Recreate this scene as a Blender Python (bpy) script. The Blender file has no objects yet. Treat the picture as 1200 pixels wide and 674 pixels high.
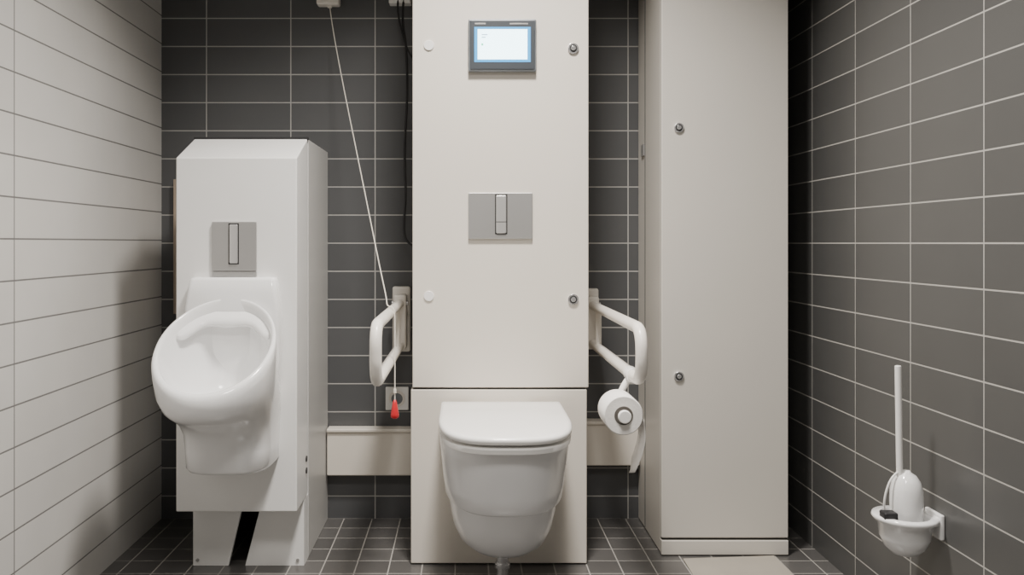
import bpy, bmesh, math
from mathutils import Vector, Matrix
C = bpy.context
scene = C.scene

# ------------------------------------------------------------ materials
def newmat(name):
    m = bpy.data.materials.new(name); m.use_nodes = True
    nt = m.node_tree
    return m, nt, nt.nodes['Principled BSDF']

def mat(name, col, rough=0.4, metal=0.0, coat=0.0, var=0.04, scale=8.0, bump=0.0, emit=None, es=0):
    m, nt, b = newmat(name)
    tc = nt.nodes.new('ShaderNodeTexCoord')
    n = nt.nodes.new('ShaderNodeTexNoise'); n.inputs['Scale'].default_value = scale
    n.inputs['Detail'].default_value = 4
    nt.links.new(tc.outputs['Object'], n.inputs['Vector'])
    r = nt.nodes.new('ShaderNodeValToRGB')
    r.color_ramp.elements[0].position = 0.3; r.color_ramp.elements[1].position = 0.7
    r.color_ramp.elements[0].color = tuple(c*(1-var) for c in col)+(1,)
    r.color_ramp.elements[1].color = tuple(min(1, c*(1+var)) for c in col)+(1,)
    nt.links.new(n.outputs['Fac'], r.inputs['Fac'])
    nt.links.new(r.outputs['Color'], b.inputs['Base Color'])
    b.inputs['Roughness'].default_value = rough
    b.inputs['Metallic'].default_value = metal
    b.inputs['Coat Weight'].default_value = coat
    b.inputs['Coat Roughness'].default_value = 0.05
    if bump:
        n2 = nt.nodes.new('ShaderNodeTexNoise'); n2.inputs['Scale'].default_value = 250
        nt.links.new(tc.outputs['Object'], n2.inputs['Vector'])
        bp = nt.nodes.new('ShaderNodeBump'); bp.inputs['Strength'].default_value = bump
        bp.inputs['Distance'].default_value = 0.001
        nt.links.new(n2.outputs['Fac'], bp.inputs['Height'])
        nt.links.new(bp.outputs['Normal'], b.inputs['Normal'])
    if emit:
        b.inputs['Emission Color'].default_value = emit+(1,)
        b.inputs['Emission Strength'].default_value = es
    return m

def tilemat(name, axes, off, w, h, mortar, c1, c2, cm, rough=0.3, bumpd=0.002):
    m, nt, b = newmat(name)
    g = nt.nodes.new('ShaderNodeNewGeometry')
    s = nt.nodes.new('ShaderNodeSeparateXYZ'); nt.links.new(g.outputs['Position'], s.inputs[0])
    cb = nt.nodes.new('ShaderNodeCombineXYZ')
    for i, ax in enumerate(axes):
        a = nt.nodes.new('ShaderNodeMath'); a.operation = 'ADD'; a.inputs[1].default_value = off[i]
        nt.links.new(s.outputs[ax], a.inputs[0]); nt.links.new(a.outputs[0], cb.inputs[i])
    br = nt.nodes.new('ShaderNodeTexBrick')
    br.offset = 0.0; br.squash = 1.0
    br.inputs['Scale'].default_value = 1.0
    br.inputs['Mortar Size'].default_value = mortar
    br.inputs['Mortar Smooth'].default_value = 0.1
    br.inputs['Brick Width'].default_value = w
    br.inputs['Row Height'].default_value = h
    br.inputs['Color1'].default_value = c1+(1,)
    br.inputs['Color2'].default_value = c2+(1,)
    br.inputs['Mortar'].default_value = cm+(1,)
    nt.links.new(cb.outputs[0], br.inputs['Vector'])
    n = nt.nodes.new('ShaderNodeTexNoise'); n.inputs['Scale'].default_value = 5
    n.inputs['Detail'].default_value = 5
    nt.links.new(g.outputs['Position'], n.inputs['Vector'])
    mr = nt.nodes.new('ShaderNodeMapRange'); mr.inputs['To Min'].default_value = 0.92; mr.inputs['To Max'].default_value = 1.08
    nt.links.new(n.outputs['Fac'], mr.inputs['Value'])
    mx = nt.nodes.new('ShaderNodeMix'); mx.data_type = 'RGBA'; mx.blend_type = 'MULTIPLY'
    mx.inputs[0].default_value = 1
    nt.links.new(br.outputs['Color'], mx.inputs[6]); nt.links.new(mr.outputs[0], mx.inputs[7])
    nt.links.new(mx.outputs[2], b.inputs['Base Color'])
    rr = nt.nodes.new('ShaderNodeMapRange'); rr.inputs['To Min'].default_value = rough; rr.inputs['To Max'].default_value = 0.85
    nt.links.new(br.outputs['Fac'], rr.inputs['Value']); nt.links.new(rr.outputs[0], b.inputs['Roughness'])
    bp = nt.nodes.new('ShaderNodeBump'); bp.invert = True
    bp.inputs['Distance'].default_value = bumpd; bp.inputs['Strength'].default_value = 0.6
    nt.links.new(br.outputs['Fac'], bp.inputs['Height']); nt.links.new(bp.outputs[0], b.inputs['Normal'])
    return m

M_back = tilemat('tile_grey_back', (0, 2), (0.02+3, -0.08+3), 0.3, 0.1, 0.0020, (.088,.090,.094), (.104,.106,.110), (.46,.45,.43), 0.33)
M_right = tilemat('tile_grey_side', (1, 2), (-1.82+3, -0.08+3), 0.3, 0.1, 0.0019, (.084,.084,.083), (.098,.098,.096), (.46,.445,.415), 0.33)
M_left = tilemat('tile_white_side', (1, 2), (-2.02+5, -0.09+3), 1.0, 0.1, 0.0021, (.64,.625,.60), (.67,.655,.63), (.19,.185,.18), 0.33)
M_floor = tilemat('tile_floor', (0, 1), (3.03, 3.0), 0.1, 0.1, 0.0020, (.080,.077,.075), (.11,.106,.103), (.36,.345,.32), 0.28)
M_ceil = mat('ceiling_paint', (.42,.42,.40), 0.9, var=.02)
M_rear = mat('rear_wall_paint', (.22,.215,.21), 0.8, var=.02)
M_panel = mat('cream_laminate', (.78,.73,.655), 0.36, var=.015, scale=3, bump=.15)
M_cab = mat('cabinet_laminate', (.65,.62,.57), 0.42, var=.015, scale=3, bump=.15)
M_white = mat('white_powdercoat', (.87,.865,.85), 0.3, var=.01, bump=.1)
M_side = mat('housing_side_shaded', (.60,.595,.58), 0.35, var=.01, bump=.1)  # darker copy of the white coat, side shade put into the colour
M_cer = mat('white_ceramic', (.90,.90,.90), 0.12, coat=.4, var=.005)
M_cer_t = mat('toilet_ceramic', (.87,.87,.875), 0.22, coat=.2, var=.005)
M_seat = mat('seat_plastic', (.93,.92,.90), 0.24, coat=.2, var=.005)
M_bar = mat('bar_cream_nylon', (.83,.79,.73), 0.3, var=.01)
M_plate = mat('satin_steel', (.48,.475,.47), 0.36, metal=.6, var=.02)
M_btn = mat('satin_steel_light', (.64,.635,.63), 0.3, metal=.55, var=.02)
M_dark = mat('dark_gap', (.015,.015,.015), 0.7)
M_black = mat('black_rubber', (.02,.02,.022), 0.5)
M_chrome = mat('chrome', (.80,.80,.81), 0.22, metal=.85)
M_bezel = mat('bezel_grey', (.050,.058,.068), 0.35)
M_bezel2 = mat('bezel_silver', (.22,.24,.26), 0.35, metal=.4)
M_screen = mat('screen_display', (.5,.7,.8), 0.2, emit=(.66,.93,1.0), es=6.0)
M_screen2 = mat('screen_display_blue', (.05,.2,.4), 0.2, emit=(.04,.38,.80), es=1.5)
M_green = mat('screen_dot', (.1,.5,.2), 0.3, emit=(.1,.7,.45), es=2)
M_menu = mat('screen_menu_text', (.3,.4,.5), 0.3, emit=(.3,.45,.6), es=1.5)
M_red = mat('red_plastic', (.62,.02,.03), 0.3)
M_cord = mat('cord_cotton', (.78,.74,.66), 0.8)
M_paper = mat('tissue_paper', (.85,.83,.80), 0.95, bump=.5)
M_card = mat('cardboard_core', (.10,.09,.08), 0.8)
M_wood = mat('light_board', (.42,.34,.27), 0.6, var=.1)
M_slab = mat('beige_floor_plate', (.38,.35,.30), 0.5, var=.06)

# ------------------------------------------------------------ helpers
def link(o, parent=None):
    C.collection.objects.link(o)
    if parent: o.parent = parent
    return o

def empty(name, loc=(0,0,0)):
    e = bpy.data.objects.new(name, None); e.empty_display_size = .1
    C.collection.objects.link(e)
    return e

def fin(bm, name, m, parent=None, smooth=False, bevel=0.0, seg=2):
    bmesh.ops.recalc_face_normals(bm, faces=bm.faces)
    me = bpy.data.meshes.new(name); bm.to_mesh(me); bm.free()
    mats = m if isinstance(m, (list, tuple)) else [m]
    for x in mats: me.materials.append(x)
    o = bpy.data.objects.new(name, me); link(o, parent)
    if smooth or bevel:
        for p in me.polygons: p.use_smooth = True
    if bevel:
        b = o.modifiers.new('bevel', 'BEVEL'); b.width = bevel; b.segments = seg
        b.limit_method = 'ANGLE'; b.angle_limit = math.radians(35)
        w = o.modifiers.new('wn', 'WEIGHTED_NORMAL'); w.keep_sharp = True
    return o

def box(name, x0, x1, y0, y1, z0, z1, m, parent=None, bevel=0.0, seg=2):
    bm = bmesh.new()
    vs = [bm.verts.new(v) for v in [(x0,y0,z0),(x1,y0,z0),(x1,y1,z0),(x0,y1,z0),(x0,y0,z1),(x1,y0,z1),(x1,y1,z1),(x0,y1,z1)]]
    for f in [(0,1,2,3),(4,5,6,7),(0,1,5,4),(1,2,6,5),(2,3,7,6),(3,0,4,7)]:
        bm.faces.new([vs[i] for i in f])
    return fin(bm, name, m, parent, bevel=bevel, seg=seg)

def prism(name, poly, a0, a1, plane, m, parent=None, bevel=0.0):
    bm = bmesh.new()
    def P(u, v, t):
        return {'yz': (t,u,v), 'xz': (u,t,v), 'xy': (u,v,t)}[plane]
    A = [bm.verts.new(P(u,v,a0)) for u,v in poly]
    B = [bm.verts.new(P(u,v,a1)) for u,v in poly]
    bm.faces.new(A); bm.faces.new(B[::-1])
    n = len(poly)
    for i in range(n): bm.faces.new([A[i],A[(i+1)%n],B[(i+1)%n],B[i]])
    return fin(bm, name, m, parent, bevel=bevel)

def cyl(name, p0, p1, r, m, parent=None, seg=32, r2=None, bevel=0.0):
    p0 = Vector(p0); p1 = Vector(p1); d = p1-p0
    bm = bmesh.new()
    bmesh.ops.create_cone(bm, cap_ends=True, segments=seg, radius1=r, radius2=r if r2 is None else r2, depth=d.length)
    q = Vector((0,0,1)).rotation_difference(d.normalized())
    bmesh.ops.transform(bm, matrix=Matrix.Translation((p0+p1)/2) @ q.to_matrix().to_4x4(), verts=bm.verts)
    return fin(bm, name, m, parent, smooth=False, bevel=bevel or r*.02)

def tube(name, pts, r, m, parent=None, cyclic=False, res=8):
    cu = bpy.data.curves.new(name, 'CURVE'); cu.dimensions = '3D'
    sp = cu.splines.new('NURBS'); sp.points.add(len(pts)-1)
    for i, p in enumerate(pts): sp.points[i].co = tuple(p)+(1,)
    sp.use_endpoint_u = True; sp.order_u = 3; sp.resolution_u = res; sp.use_cyclic_u = cyclic
    cu.bevel_depth = r; cu.bevel_resolution = 5; cu.use_fill_caps = True
    tmp = bpy.data.objects.new(name, cu); C.collection.objects.link(tmp)
    dg = C.evaluated_depsgraph_get(); dg.update()
    me = bpy.data.meshes.new_from_object(tmp.evaluated_get(dg))
    bpy.data.objects.remove(tmp); bpy.data.curves.remove(cu)
    me.name = name; me.materials.clear(); me.materials.append(m)
    for p in me.polygons: p.use_smooth = True; p.material_index = 0
    o = bpy.data.objects.new(name, me); return link(o, parent)

def roundpath(pts, rad, n=8):
    pts = [Vector(p) for p in pts]; out = [pts[0]]
    for i in range(1, len(pts)-1):
        a = (pts[i-1]-pts[i]).normalized(); b = (pts[i+1]-pts[i]).normalized()
        p0 = pts[i]+a*rad; p2 = pts[i]+b*rad
        for k in range(n+1):
            t = k/n
            out.append(p0*(1-t)**2 + pts[i]*2*t*(1-t) + p2*t*t)
    out.append(pts[-1]); return out

def loft(name, rings, m, parent=None, cap0=True, cap1=True, smooth=True, sub=0, sharp=None):
    bm = bmesh.new(); R = []
    for r in rings: R.append([bm.verts.new(p) for p in r])
    n = len(R[0])
    for a, b in zip(R, R[1:]):
        for i in range(n): bm.faces.new([a[i], a[(i+1)%n], b[(i+1)%n], b[i]])
    if cap0: bm.faces.new(R[0])
    if cap1: bm.faces.new(R[-1][::-1])
    o = fin(bm, name, m, parent, smooth=smooth)
    o.data.set_sharp_from_angle(angle=math.radians(sharp or 50))
    if sub:
        s = o.modifiers.new('sub', 'SUBSURF'); s.levels = sub; s.render_levels = sub
    return o

def dring(cx, yb, yf, a, z, b=None, n=44, ex=2.6):
    b = b if b else 0.75*(yb-yf)
    yc = yf+b
    def arc(t):
        c, s = math.cos(t), math.sin(t)
        return (-a*math.copysign(abs(c)**(2/ex), c), yc - b*abs(s)**(2/ex))
    raw = [arc(math.pi*i/800) for i in range(801)]
    L = [0]
    for p, q in zip(raw, raw[1:]): L.append(L[-1]+math.hypot(q[0]-p[0], q[1]-p[1]))
    pts = [(cx-a, yb, z), (cx-a, yb*.66+yc*.34, z), (cx-a, yb*.33+yc*.67, z)]
    j = 0
    for k in range(n+1):
        d = L[-1]*k/n
        while j < 799 and L[j+1] < d: j += 1
        f = (d-L[j])/max(1e-9, L[j+1]-L[j])
        pts.append((cx+raw[j][0]*(1-f)+raw[j+1][0]*f, raw[j][1]*(1-f)+raw[j+1][1]*f, z))
    pts += [(cx+a, yb*.33+yc*.67, z), (cx+a, yb*.66+yc*.34, z), (cx+a, yb, z), (cx, yb, z)]
    return pts

# ------------------------------------------------------------ room  (metres; camera stands at x=0,y=0)
XL, XR, YB, YF, H = -1.08, 1.12, 3.0, -0.7, 2.6
box('floor', XL-.1, XR+.1, YF-.1, YB+.1, -.1, 0, M_floor)
box('ceiling', XL-.1, XR+.1, YF-.1, YB+.1, H, H+.1, M_ceil)
box('wall_back', XL-.1, XR+.1, YB, YB+.1, 0, H, M_back)
box('wall_left', XL-.1, XL, YF, YB, 0, H, M_left)
box('wall_right', XR, XR+.1, YF, YB, 0, H, M_right)
box('wall_front', XL-.1, XR+.1, YF-.1, YF, 0, H, M_rear)

# ------------------------------------------------------------ urinal housing
uh = empty('urinal_housing')
ux0, ux1 = -.839, -.488
prism('front_shell', [(2.446,.20),(2.446,1.228),(2.612,1.303),(2.612,.20)], ux0, ux1, 'yz', M_white, uh, bevel=.004)
box('seam_gap_shade', ux0+.004, ux1-.004, 2.611, 2.63, .22, 1.300, M_dark, uh)  # near-black sheet standing in for the shade inside the open seam
box('top_gasket', ux0-.001, ux1+.001, 2.612, 2.626, 1.300, 1.309, M_black, uh)
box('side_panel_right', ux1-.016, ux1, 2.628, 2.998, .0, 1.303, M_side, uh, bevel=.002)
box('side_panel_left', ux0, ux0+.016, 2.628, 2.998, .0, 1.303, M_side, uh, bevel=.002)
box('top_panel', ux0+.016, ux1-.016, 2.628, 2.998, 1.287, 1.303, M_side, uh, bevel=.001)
prism('foot_left', [(-.826,0),(-.718,0),(-.672,.199),(-.826,.199)], 2.56, 2.574, 'xz', M_white, uh, bevel=.001)
prism('foot_right', [(-.668,0),(-.489,0),(-.489,.199),(-.616,.199)], 2.56, 2.574, 'xz', M_white, uh, bevel=.001)
box('foot_side_right', -.503, -.489, 2.575, 2.627, 0, .199, M_white, uh)
for z in (.318, .282):
    cyl('side_screw', (ux1-.002, 2.588, z), (ux1+.003, 2.588, z), .009, M_black, uh)
for x in (-.812, -.508):
    cyl('foot_screw', (x, 2.561, .018), (x, 2.557, .018), .005, M_plate, uh, seg=16)

def flush(name, cx, y, z0, z1, w, bx0, bx1, bz0, bz1, extra=None, split=True):
    e = empty(name)
    box('plate', cx-w/2, cx+w/2, y-.009, y, z0, z1, M_plate, e, bevel=.002)
    box('button_gap', bx0-.0035, bx1+.0035, y-.0095, y-.004, bz0-.0035, bz1+.0035, M_dark, e, bevel=.001)
    box('button', bx0, bx1, y-.014, y-.004, bz0, bz1, M_btn, e, bevel=.003)
    if split:
        zc = bz0+(bz1-bz0)*.30
        box('button_split', bx0, bx1, y-.0144, y-.013, zc-.0008, zc+.0008, M_dark, e)
    if extra:
        box('lower_strip', cx-w/2, cx+w/2, y-.007, y, extra, z0-.002, M_plate, e, bevel=.001)
    return e
flush('urinal_flush_plate', -.668, 2.446, .900, 1.042, .129, -.681, -.657, .922, 1.034, .884, split=False)

# ------------------------------------------------------------ urinal
ur = empty('urinal'); ucx = -.667
def uring(yc, zc, a, b, tilt, ex=2.0, n=64, cx=ucx, ymax=2.4455):
    t = math.radians(tilt); pts = []
    for k in range(n):
        q = 2*math.pi*k/n; c, s = math.cos(q), math.sin(q)
        x = a*math.copysign(abs(c)**(2/ex), c); v = b*math.copysign(abs(s)**(2/ex), s)
        pts.append((cx+x, min(yc+v*math.cos(t), ymax), zc+v*math.sin(t)))
    return pts
k = -.661
outer = [
    uring(2.425,.350,.102,.135,0,3.0,cx=k),
    uring(2.425,.353,.116,.148,0,3.0,cx=k),
    uring(2.425,.362,.1215,.156,0,3.0,cx=k),
    uring(2.425,.41,.1225,.163,0,3.0,cx=k),
    uring(2.421,.455,.124,.174,0,2.9,cx=k),
    uring(2.395,.500,.130,.188,4,2.6,cx=k-.001),
    uring(2.352,.540,.140,.190,10,2.4,cx=k-.003),
    uring(2.308,.583,.150,.193,19,2.2),
    uring(2.272,.630,.156,.195,28,2.08),
    uring(2.254,.678,.160,.196,34,2.0),
    uring(2.250,.700,.160,.196,36,2.0),
    uring(2.251,.7085,.157,.193,36,2.0),
    uring(2.253,.7115,.152,.188,36,2.0),
    uring(2.256,.7095,.147,.183,36,2.0),
    uring(2.260,.700,.144,.178,36,2.0),
    uring(2.280,.655,.135,.160,34,2.0),
    uring(2.298,.61,.120,.134,27,2.0),
    uring(2.314,.56,.092,.098,16,2.0),
    uring(2.322,.53,.058,.058,6,2.0),
    uring(2.324,.518,.022,.022,0,2.0),
]
loft('bowl', outer, M_cer, ur, sharp=80)
def prect(z, a, yfr, r=.014, cx=ucx):
    pts = [(cx-a, 2.4458, z)]
    for j in range(7):
        t = math.pi/2*j/6; pts.append((cx-a+r-r*math.cos(t), yfr+r-r*math.sin(t), z))
    for j in range(7):
        t = math.pi/2*j/6; pts.append((cx+a-r+r*math.sin(t), yfr+r-r*math.cos(t), z))
    pts.append((cx+a, 2.4458, z)); return pts
loft('back_plate', [prect(.45,.119,2.425), prect(.60,.134,2.412), prect(.70,.139,2.403), prect(.76,.138,2.400), prect(.80,.135,2.400), prect(.84,.129,2.404), prect(.872,.124,2.410), prect(.879,.121,2.415), prect(.882,.116,2.424)], M_cer, ur, sharp=60)
led = []
t37 = math.tan(math.radians(36))
for j in range(33):
    u = -1+2*j/32
    a_ = 2*u*.55
    x = ucx+.144*math.sin(a_)
    yy = 2.258+.142*math.cos(a_)
    zz = .7085+(yy-2.256)*t37
    w = .034*(1-u*u)**.5*(1+.25*math.cos(u*2*math.pi))/1.25+.001
    nx, ny = -math.sin(a_), -math.cos(a_)
    led.append([(x-nx*.012, yy-ny*.012, zz-.020), (x+nx*w*.5, yy+ny*w*.5, zz-.026-w*.45), (x+nx*w, yy+ny*w, zz-.034-w*.8), (x+nx*w*.8, yy+ny*w*.8, zz-.040-w*.9), (x-nx*.006, yy-ny*.006, zz-.040-w*.6)])
loft('flush_ledge', led, M_cer, ur, sharp=80)
cyl('drain', (ucx,2.324,.517), (ucx,2.324,.523), .018, M_plate, ur)

lb = empty('wall_mounted_board')
box('board', -1.03, -.87, 2.975, 2.999, .73, 1.205, M_wood, lb, bevel=.002)
wp = empty('water_pipe')
tube('pipe', [(-1.02,2.985,.70),(-.98,2.93,.70),(-.93,2.9,.70),(-.835,2.88,.70)], .011, M_chrome, wp)

# ------------------------------------------------------------ service panel behind toilet
tp = empty('toilet_wall_panel'); yp = 2.566
box('upper_panel', -.160, .376, yp, 2.90, .540, 2.45, M_panel, tp, bevel=.003)
box('lower_panel', -.165, .371, yp+.002, 2.90, .004, .534, M_panel, tp, bevel=.003)
box('seam', -.158, .368, yp+.012, 2.89, .532, .542, M_dark, tp)
box('mounting_frame', -.12, .33, 2.90, 2.998, .0, 2.45, M_cab, tp)
def lock(parent, x, y, z, r=.0165):
    cyl('lock_ring', (x,y-.006,z), (x,y+.001,z), r, M_chrome, parent, bevel=.001)
    cyl('lock_core', (x,y-.0066,z), (x,y-.003,z), r*.70, M_black, parent)
    cyl('lock_cam', (x,y-.010,z), (x,y-.004,z), r*.45, M_chrome, parent, bevel=.001)
for z in (1.572,.809):
    lock(tp, .329, yp, z)
    cyl('cover_cap', (-.110,yp-.004,z+.010), (-.110,yp+.001,z+.010), .0155, M_seat, tp, bevel=.001)
flush('toilet_flush_plate', .1075, yp, .993, 1.133, .195, .094, .125, 1.010, 1.125)

sc = empty('touchscreen_panel')
box('housing', .010, .2156, yp-.018, yp, 1.4995, 1.658, M_bezel2, sc, bevel=.004)
box('bezel', .014, .2116, yp-.020, yp-.01, 1.504, 1.654, M_bezel, sc, bevel=.003)
box('display_border', .028, .198, yp-.0206, yp-.015, 1.527, 1.633, M_screen2, sc)
box('display', .038, .188, yp-.0210, yp-.015, 1.535, 1.626, M_screen, sc)
cyl('status_dot', (.052,yp-.0216,1.580),(.052,yp-.015,1.580),.0035,M_green,sc,seg=16)
for i,w in enumerate((.018,.012)):
    box('menu_line', .05, .05+w, yp-.0214, yp-.015, 1.608-.008*i, 1.611-.008*i, M_menu, sc)
box('label_left', .030, .062, yp-.0206, yp-.015, 1.641, 1.6455, M_plate, sc)
box('label_right', .135, .190, yp-.0206, yp-.015, 1.641, 1.645, M_plate, sc)

# ------------------------------------------------------------ toilet
to = empty('toilet'); tx = .108; yb = yp-.001
def D(z, a, yf, ybk=yb, ex=3.0, b=.30): return dring(tx, ybk, yf, a, z, b=b, ex=ex)
S = dict(ex=2.7, b=.34)
loft('bowl_skirt', [D(.282,.146,2.160,**S), D(.2835,.160,2.142,**S), D(.290,.166,2.134,**S), D(.33,.171,2.120,**S), D(.38,.175,2.104,**S), D(.43,.179,2.090,**S), D(.450,.180,2.086,**S), D(.457,.178,2.090,**S)], M_cer_t, to, sharp=60)
loft('bowl_base', [D(.112,.060,2.36,ex=2.2,b=.18), D(.115,.085,2.325,ex=2.2,b=.21), D(.126,.112,2.285,ex=2.3,b=.25), D(.148,.132,2.248,ex=2.4,b=.28), D(.185,.146,2.212,ex=2.5,b=.32), D(.235,.154,2.184,ex=2.6,b=.34), D(.295,.157,2.168,**S)], M_cer_t, to, sharp=80)
yh = 2.545
loft('seat', [D(.459,.172,2.074,yh), D(.461,.177,2.065,yh), D(.473,.178,2.063,yh), D(.476,.176,2.067,yh)], M_seat, to, sharp=60)
loft('seat_gap', [D(.455,.160,2.095,yh-.01,b=.29), D(.488,.160,2.095,yh-.01,b=.29)], M_dark, to)
loft('lid', [D(.4835,.178,2.066,yh), D(.486,.180,2.062,yh), D(.496,.180,2.060,yh), D(.501,.176,2.064,yh), D(.5025,.168,2.075,yh-.006), D(.505,.09,2.16,yh-.05,b=.25)], M_seat, to, sharp=60)
cyl('hinge', (tx-.09,2.550,.482),(tx+.09,2.550,.482),.012,M_seat,to)
dp = empty('drain_pipe')
cyl('stub', (tx,2.43,.0),(tx,2.43,.118),.017,M_chrome,dp)
cyl('collar', (tx,2.43,.045),(tx,2.43,.06),.022,M_chrome,dp,bevel=.002)
cyl('flange', (tx,2.43,.0),(tx,2.43,.006),.032,M_chrome,dp,bevel=.002)

# ------------------------------------------------------------ storage cabinet
cb = empty('storage_cabinet'); cy = 2.64
box('carcass', .616, 1.012, cy+.022, 2.998, .004, 2.5, M_cab, cb, bevel=.003)
box('door', .615, 1.013, cy, cy+.019, .056, 2.5, M_cab, cb, bevel=.004)
box('plinth', .615, 1.013, cy-.002, cy+.02, .003, .049, M_cab, cb, bevel=.003)
box('plinth_gap', .618, 1.010, cy+.006, cy+.024, .045, .06, M_dark, cb)
box('side_seam', .6145, .618, 2.88, 2.884, .01, 2.5, M_bezel, cb)
for z in (1.341,.563): lock(cb, .669, cy, z, .0155)
for z in (1.30,.30,): box('side_hinge', .611, .616, 2.89, 2.93, z-.02, z+.02, M_plate, cb, bevel=.001)

# ------------------------------------------------------------ pipe boxing along the back wall
pb = empty('pipe_boxing')
box('casing', -.484, -.168, 2.952, 2.998, .165, .325, M_panel, pb, bevel=.004)
box('casing_lip', -.484, -.168, 2.944, 2.998, .318, .330, M_panel, pb, bevel=.003)
pb2 = empty('pipe_boxing')
box('casing', .378, .612, 2.952, 2.998, .200, .352, M_panel, pb2, bevel=.004)
box('casing_lip', .378, .612, 2.944, 2.998, .345, .357, M_panel, pb2, bevel=.003)

# ------------------------------------------------------------ grab bars
def grab(x, zt, zb, yfr):
    e = empty('grab_bar'); r = .0155
    box('wall_plate', x-.032, x+.032, 2.975, 2.999, zb-.03, zt+.055, M_bar, e, bevel=.008, seg=3)
    box('hinge_block', x-.022, x+.022, 2.90, 2.976, zb-.012, zt+.03, M_bar, e, bevel=.008, seg=3)
    cyl('hinge_pin', (x-.028,2.915,zt),(x+.028,2.915,zt),.010,M_plate,e)
    pts = roundpath([(x,2.91,zt),(x,yfr,zt),(x,yfr,zb),(x,2.91,zb)], .062, 10)
    tube('rail', pts, r, M_bar, e)
    cyl('cross_tube', (x,2.78,zb),(x,2.78,zt), .010, M_bar, e)
    return e
grab(-.225, .772, .626, 2.12)
g2 = grab(.440, .765, .634, 2.10)

# ------------------------------------------------------------ toilet roll holder
tr = empty('toilet_paper_roll'); rx, rz, ry = .397, .548, 2.11
bm = bmesh.new(); n = 48
prof = [(.019,0),(.047,0),(.0495,.003),(.0495,.097),(.047,.10),(.019,.10)]
R = [[bm.verts.new((rx+r*math.cos(2*math.pi*k/n), ry+y, rz+r*math.sin(2*math.pi*k/n))) for k in range(n)] for r, y in prof]
for i in range(len(R)):
    a, b = R[i], R[(i+1)%len(R)]
    for k in range(n): bm.faces.new([a[k],a[(k+1)%n],b[(k+1)%n],b[k]])
o = fin(bm, 'roll', M_paper, tr, smooth=True); o.data.set_sharp_from_angle(angle=math.radians(50))
cyl('core', (rx,ry-.001,rz),(rx,ry+.097,rz),.0235,M_card,tr)
cyl('spindle', (rx,ry-.012,rz),(rx,ry+.115,rz),.010,M_seat,tr)
cyl('spindle_knob', (rx,ry-.020,rz),(rx,ry-.006,rz),.0165,M_seat,tr,bevel=.003)
tube('arm', roundpath([(rx,ry+.112,rz),(rx+.02,ry+.112,rz+.055),(.440,ry+.112,.634)], .02, 5), .009, M_seat, tr)
cyl('clamp', (.440,ry+.090,.634),(.440,ry+.135,.634),.0195,M_seat,tr,bevel=.002)
bm = bmesh.new(); rows = []
for j in range(15):
    t = j/14; z = rz - .01 - t*.138
    x = rx+.0505+ .006*math.sin(t*3) - .016*t*t
    w0 = ry+.002+ .02*t; w1 = ry+.098
    rows.append([bm.verts.new((x+.003*math.sin(i*1.1+t*4), w0+(w1-w0)*i/6, z - (.022*(i/6) if t>0.9 else 0))) for i in range(7)])
for a,b in zip(rows, rows[1:]):
    for i in range(6): bm.faces.new([a[i],a[i+1],b[i+1],b[i]])
sh = fin(bm, 'hanging_sheet', M_paper, tr, smooth=True)
so = sh.modifiers.new('s','SOLIDIFY'); so.thickness = .001

# ------------------------------------------------------------ alarm pull cord
pc = empty('emergency_pull_cord')
box('switch_box', -.522, -.442, 2.955, 2.999, 1.818, 1.90, M_bar, pc, bevel=.006)
cyl('switch_nozzle', (-.477,2.972,1.81),(-.477,2.972,1.825),.008,M_bar,pc)
tube('cord', [(-.477,2.972,1.815),(-.470,2.965,1.76),(-.425,2.90,1.55),(-.335,2.76,1.18),(-.262,2.62,.89),(-.236,2.54,.812),(-.232,2.50,.793),(-.214,2.487,.793),(-.207,2.485,.775),(-.207,2.485,.71),(-.207,2.485,.60),(-.207,2.485,.515)], .0018, M_cord, pc, res=6)
cyl('knot', (-.207,2.485,.538),(-.207,2.485,.550),.0045,M_cord,pc,seg=12)
loft('red_pull', [[(-.207+r*math.cos(2*math.pi*k/20), 2.485+r*math.sin(2*math.pi*k/20), z-.017) for k in range(20)] for r, z in [(.003,.535),(.006,.528),(.009,.512),(.0125,.492),(.012,.484),(.006,.480)]], M_red, pc, sharp=80)

# ------------------------------------------------------------ socket, cable
so_ = empty('wall_socket')
box('socket_plate', -.282, -.200, 2.987, 2.999, .388, .470, M_seat, so_, bevel=.003)
cyl('socket_insert', (-.241,2.984,.429),(-.241,2.988,.429),.029,M_bar,so_)
cyl('socket_recess', (-.241,2.9835,.429),(-.241,2.985,.429),.020,M_bezel2,so_)
ca = empty('power_cable')
box('cable_outlet', -.268, -.190, 2.955, 2.999, 1.822, 1.90, M_seat, ca, bevel=.004)
tube('cable_a', [(-.215,2.96,1.84),(-.222,2.95,1.76),(-.205,2.94,1.68),(-.200,2.94,1.5),(-.213,2.94,1.3),(-.205,2.94,1.15),(-.216,2.94,1.03),(-.20,2.93,.97),(-.13,2.93,.95)], .0042, M_black, ca)
tube('cable_b', [(-.235,2.96,1.84),(-.238,2.95,1.80),(-.222,2.94,1.72),(-.190,2.94,1.62),(-.14,2.94,1.58)], .0035, M_black, ca)

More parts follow.
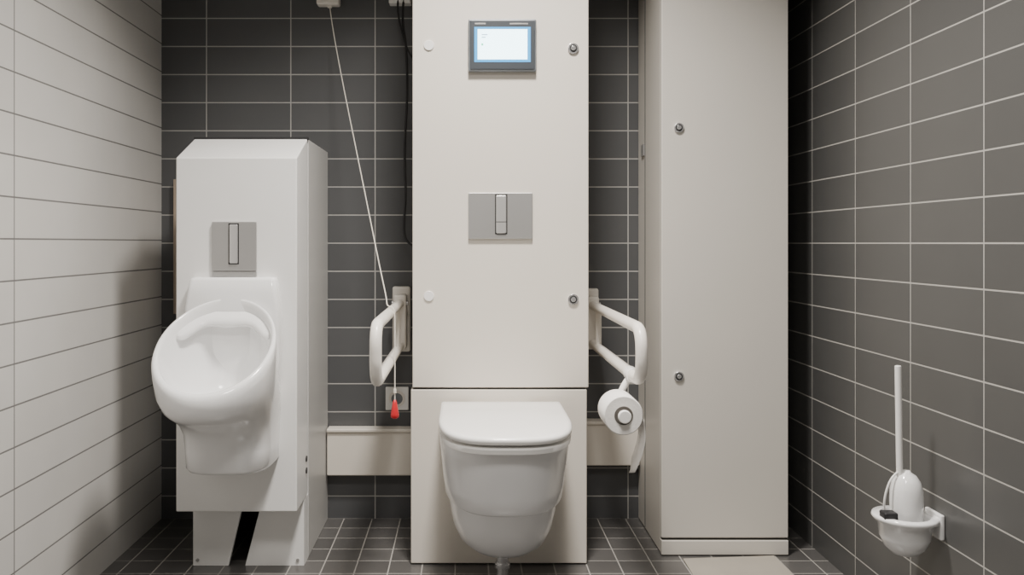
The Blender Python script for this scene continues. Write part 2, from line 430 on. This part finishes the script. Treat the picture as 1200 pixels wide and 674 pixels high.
# ------------------------------------------------------------ toilet brush on the right wall
tb = empty('toilet_brush'); bx, by = 1.043, 2.0
def ring(r, z, cx=bx, cyy=by, n=32, sx=1.0): return [(cx+r*sx*math.cos(2*math.pi*k/n), cyy+r*math.sin(2*math.pi*k/n), z) for k in range(n)]
loft('cup', [ring(.010,.243), ring(.030,.246), ring(.046,.262), ring(.056,.285), ring(.060,.318), ring(.071,.326), ring(.073,.331), ring(.071,.336), ring(.055,.336), ring(.052,.318), ring(.045,.28), ring(.02,.262)], M_cer, tb, sharp=70)
box('wall_bracket', 1.09, 1.1195, by-.030, by+.030, .315, .337, M_cer, tb, bevel=.006)
box('wall_plate', 1.108, 1.1195, by-.035, by+.035, .285, .345, M_cer, tb, bevel=.004)
hx = bx+.004
loft('brush_cover', [ring(.030,.300,hx), ring(.036,.33,hx), ring(.037,.37,hx), ring(.036,.395,hx), ring(.031,.415,hx), ring(.021,.430,hx), ring(.010,.437,hx), ring(.007,.442,hx)], M_cer, tb, sharp=80)
cyl('handle', (hx-.016,by,.425),(hx-.020,by,.690),.0075,M_seat,tb,seg=20,bevel=.003)
tube('wire_loop', [(hx-.016,by,.44),(hx-.04,by-.01,.43),(hx-.055,by-.01,.39),(hx-.057,by-.005,.35),(hx-.045,by,.33)], .0025, M_seat, tb)
box('black_clip', hx-.068, hx-.036, by-.035, by-.005, .331, .350, M_black, tb, bevel=.004)

# ------------------------------------------------------------ thin pale beige slab on the floor
prism('floor_beige_slab', [(.675,2.61),(.965,2.635),(.97,2.30),(.665,2.30)], .0, .004, 'xy', M_slab, None, bevel=.001)

# ------------------------------------------------------------ lights
def area(name, loc, size, power, col, spread=180):
    l = bpy.data.lights.new(name, 'AREA'); l.energy = power; l.color = col; l.size = size
    l.shape = 'DISK'; l.spread = math.radians(spread)
    o = bpy.data.objects.new(name, l); o.location = loc
    C.collection.objects.link(o); return o
cl = empty('fill_lamp')
cyl('housing', (0.10,1.80,2.56),(0.10,1.80,2.599),.18,M_white,cl)
a = area('fill_light', (.10,1.80,2.555), .30, 44, (1.0,.945,.875), 118); a.parent = cl
cl_fill = empty('fill_lamp')  # unseen fill lamp with housing, added to lift the room light
cyl('housing', (0.05,.4,2.56),(0.05,.4,2.599),.30,M_white,cl_fill)
a = area('fill_light', (.05,.4,2.555), .55, 31, (1.0,.95,.885), 150); a.parent = cl_fill

w = bpy.data.worlds.new('world'); scene.world = w; w.use_nodes = True
w.node_tree.nodes['Background'].inputs[0].default_value = (.5,.5,.52,1)
w.node_tree.nodes['Background'].inputs[1].default_value = .05

# ------------------------------------------------------------ camera
cam = bpy.data.cameras.new('camera'); co = bpy.data.objects.new('camera', cam)
C.collection.objects.link(co)
co.location = (0,0,.98); co.rotation_euler = (math.radians(90),0,0)
cam.sensor_width = 36; cam.lens = 988/1200*36
cam.shift_x = 55/1200; cam.shift_y = -52/1200
cam.clip_start = .02
scene.camera = co
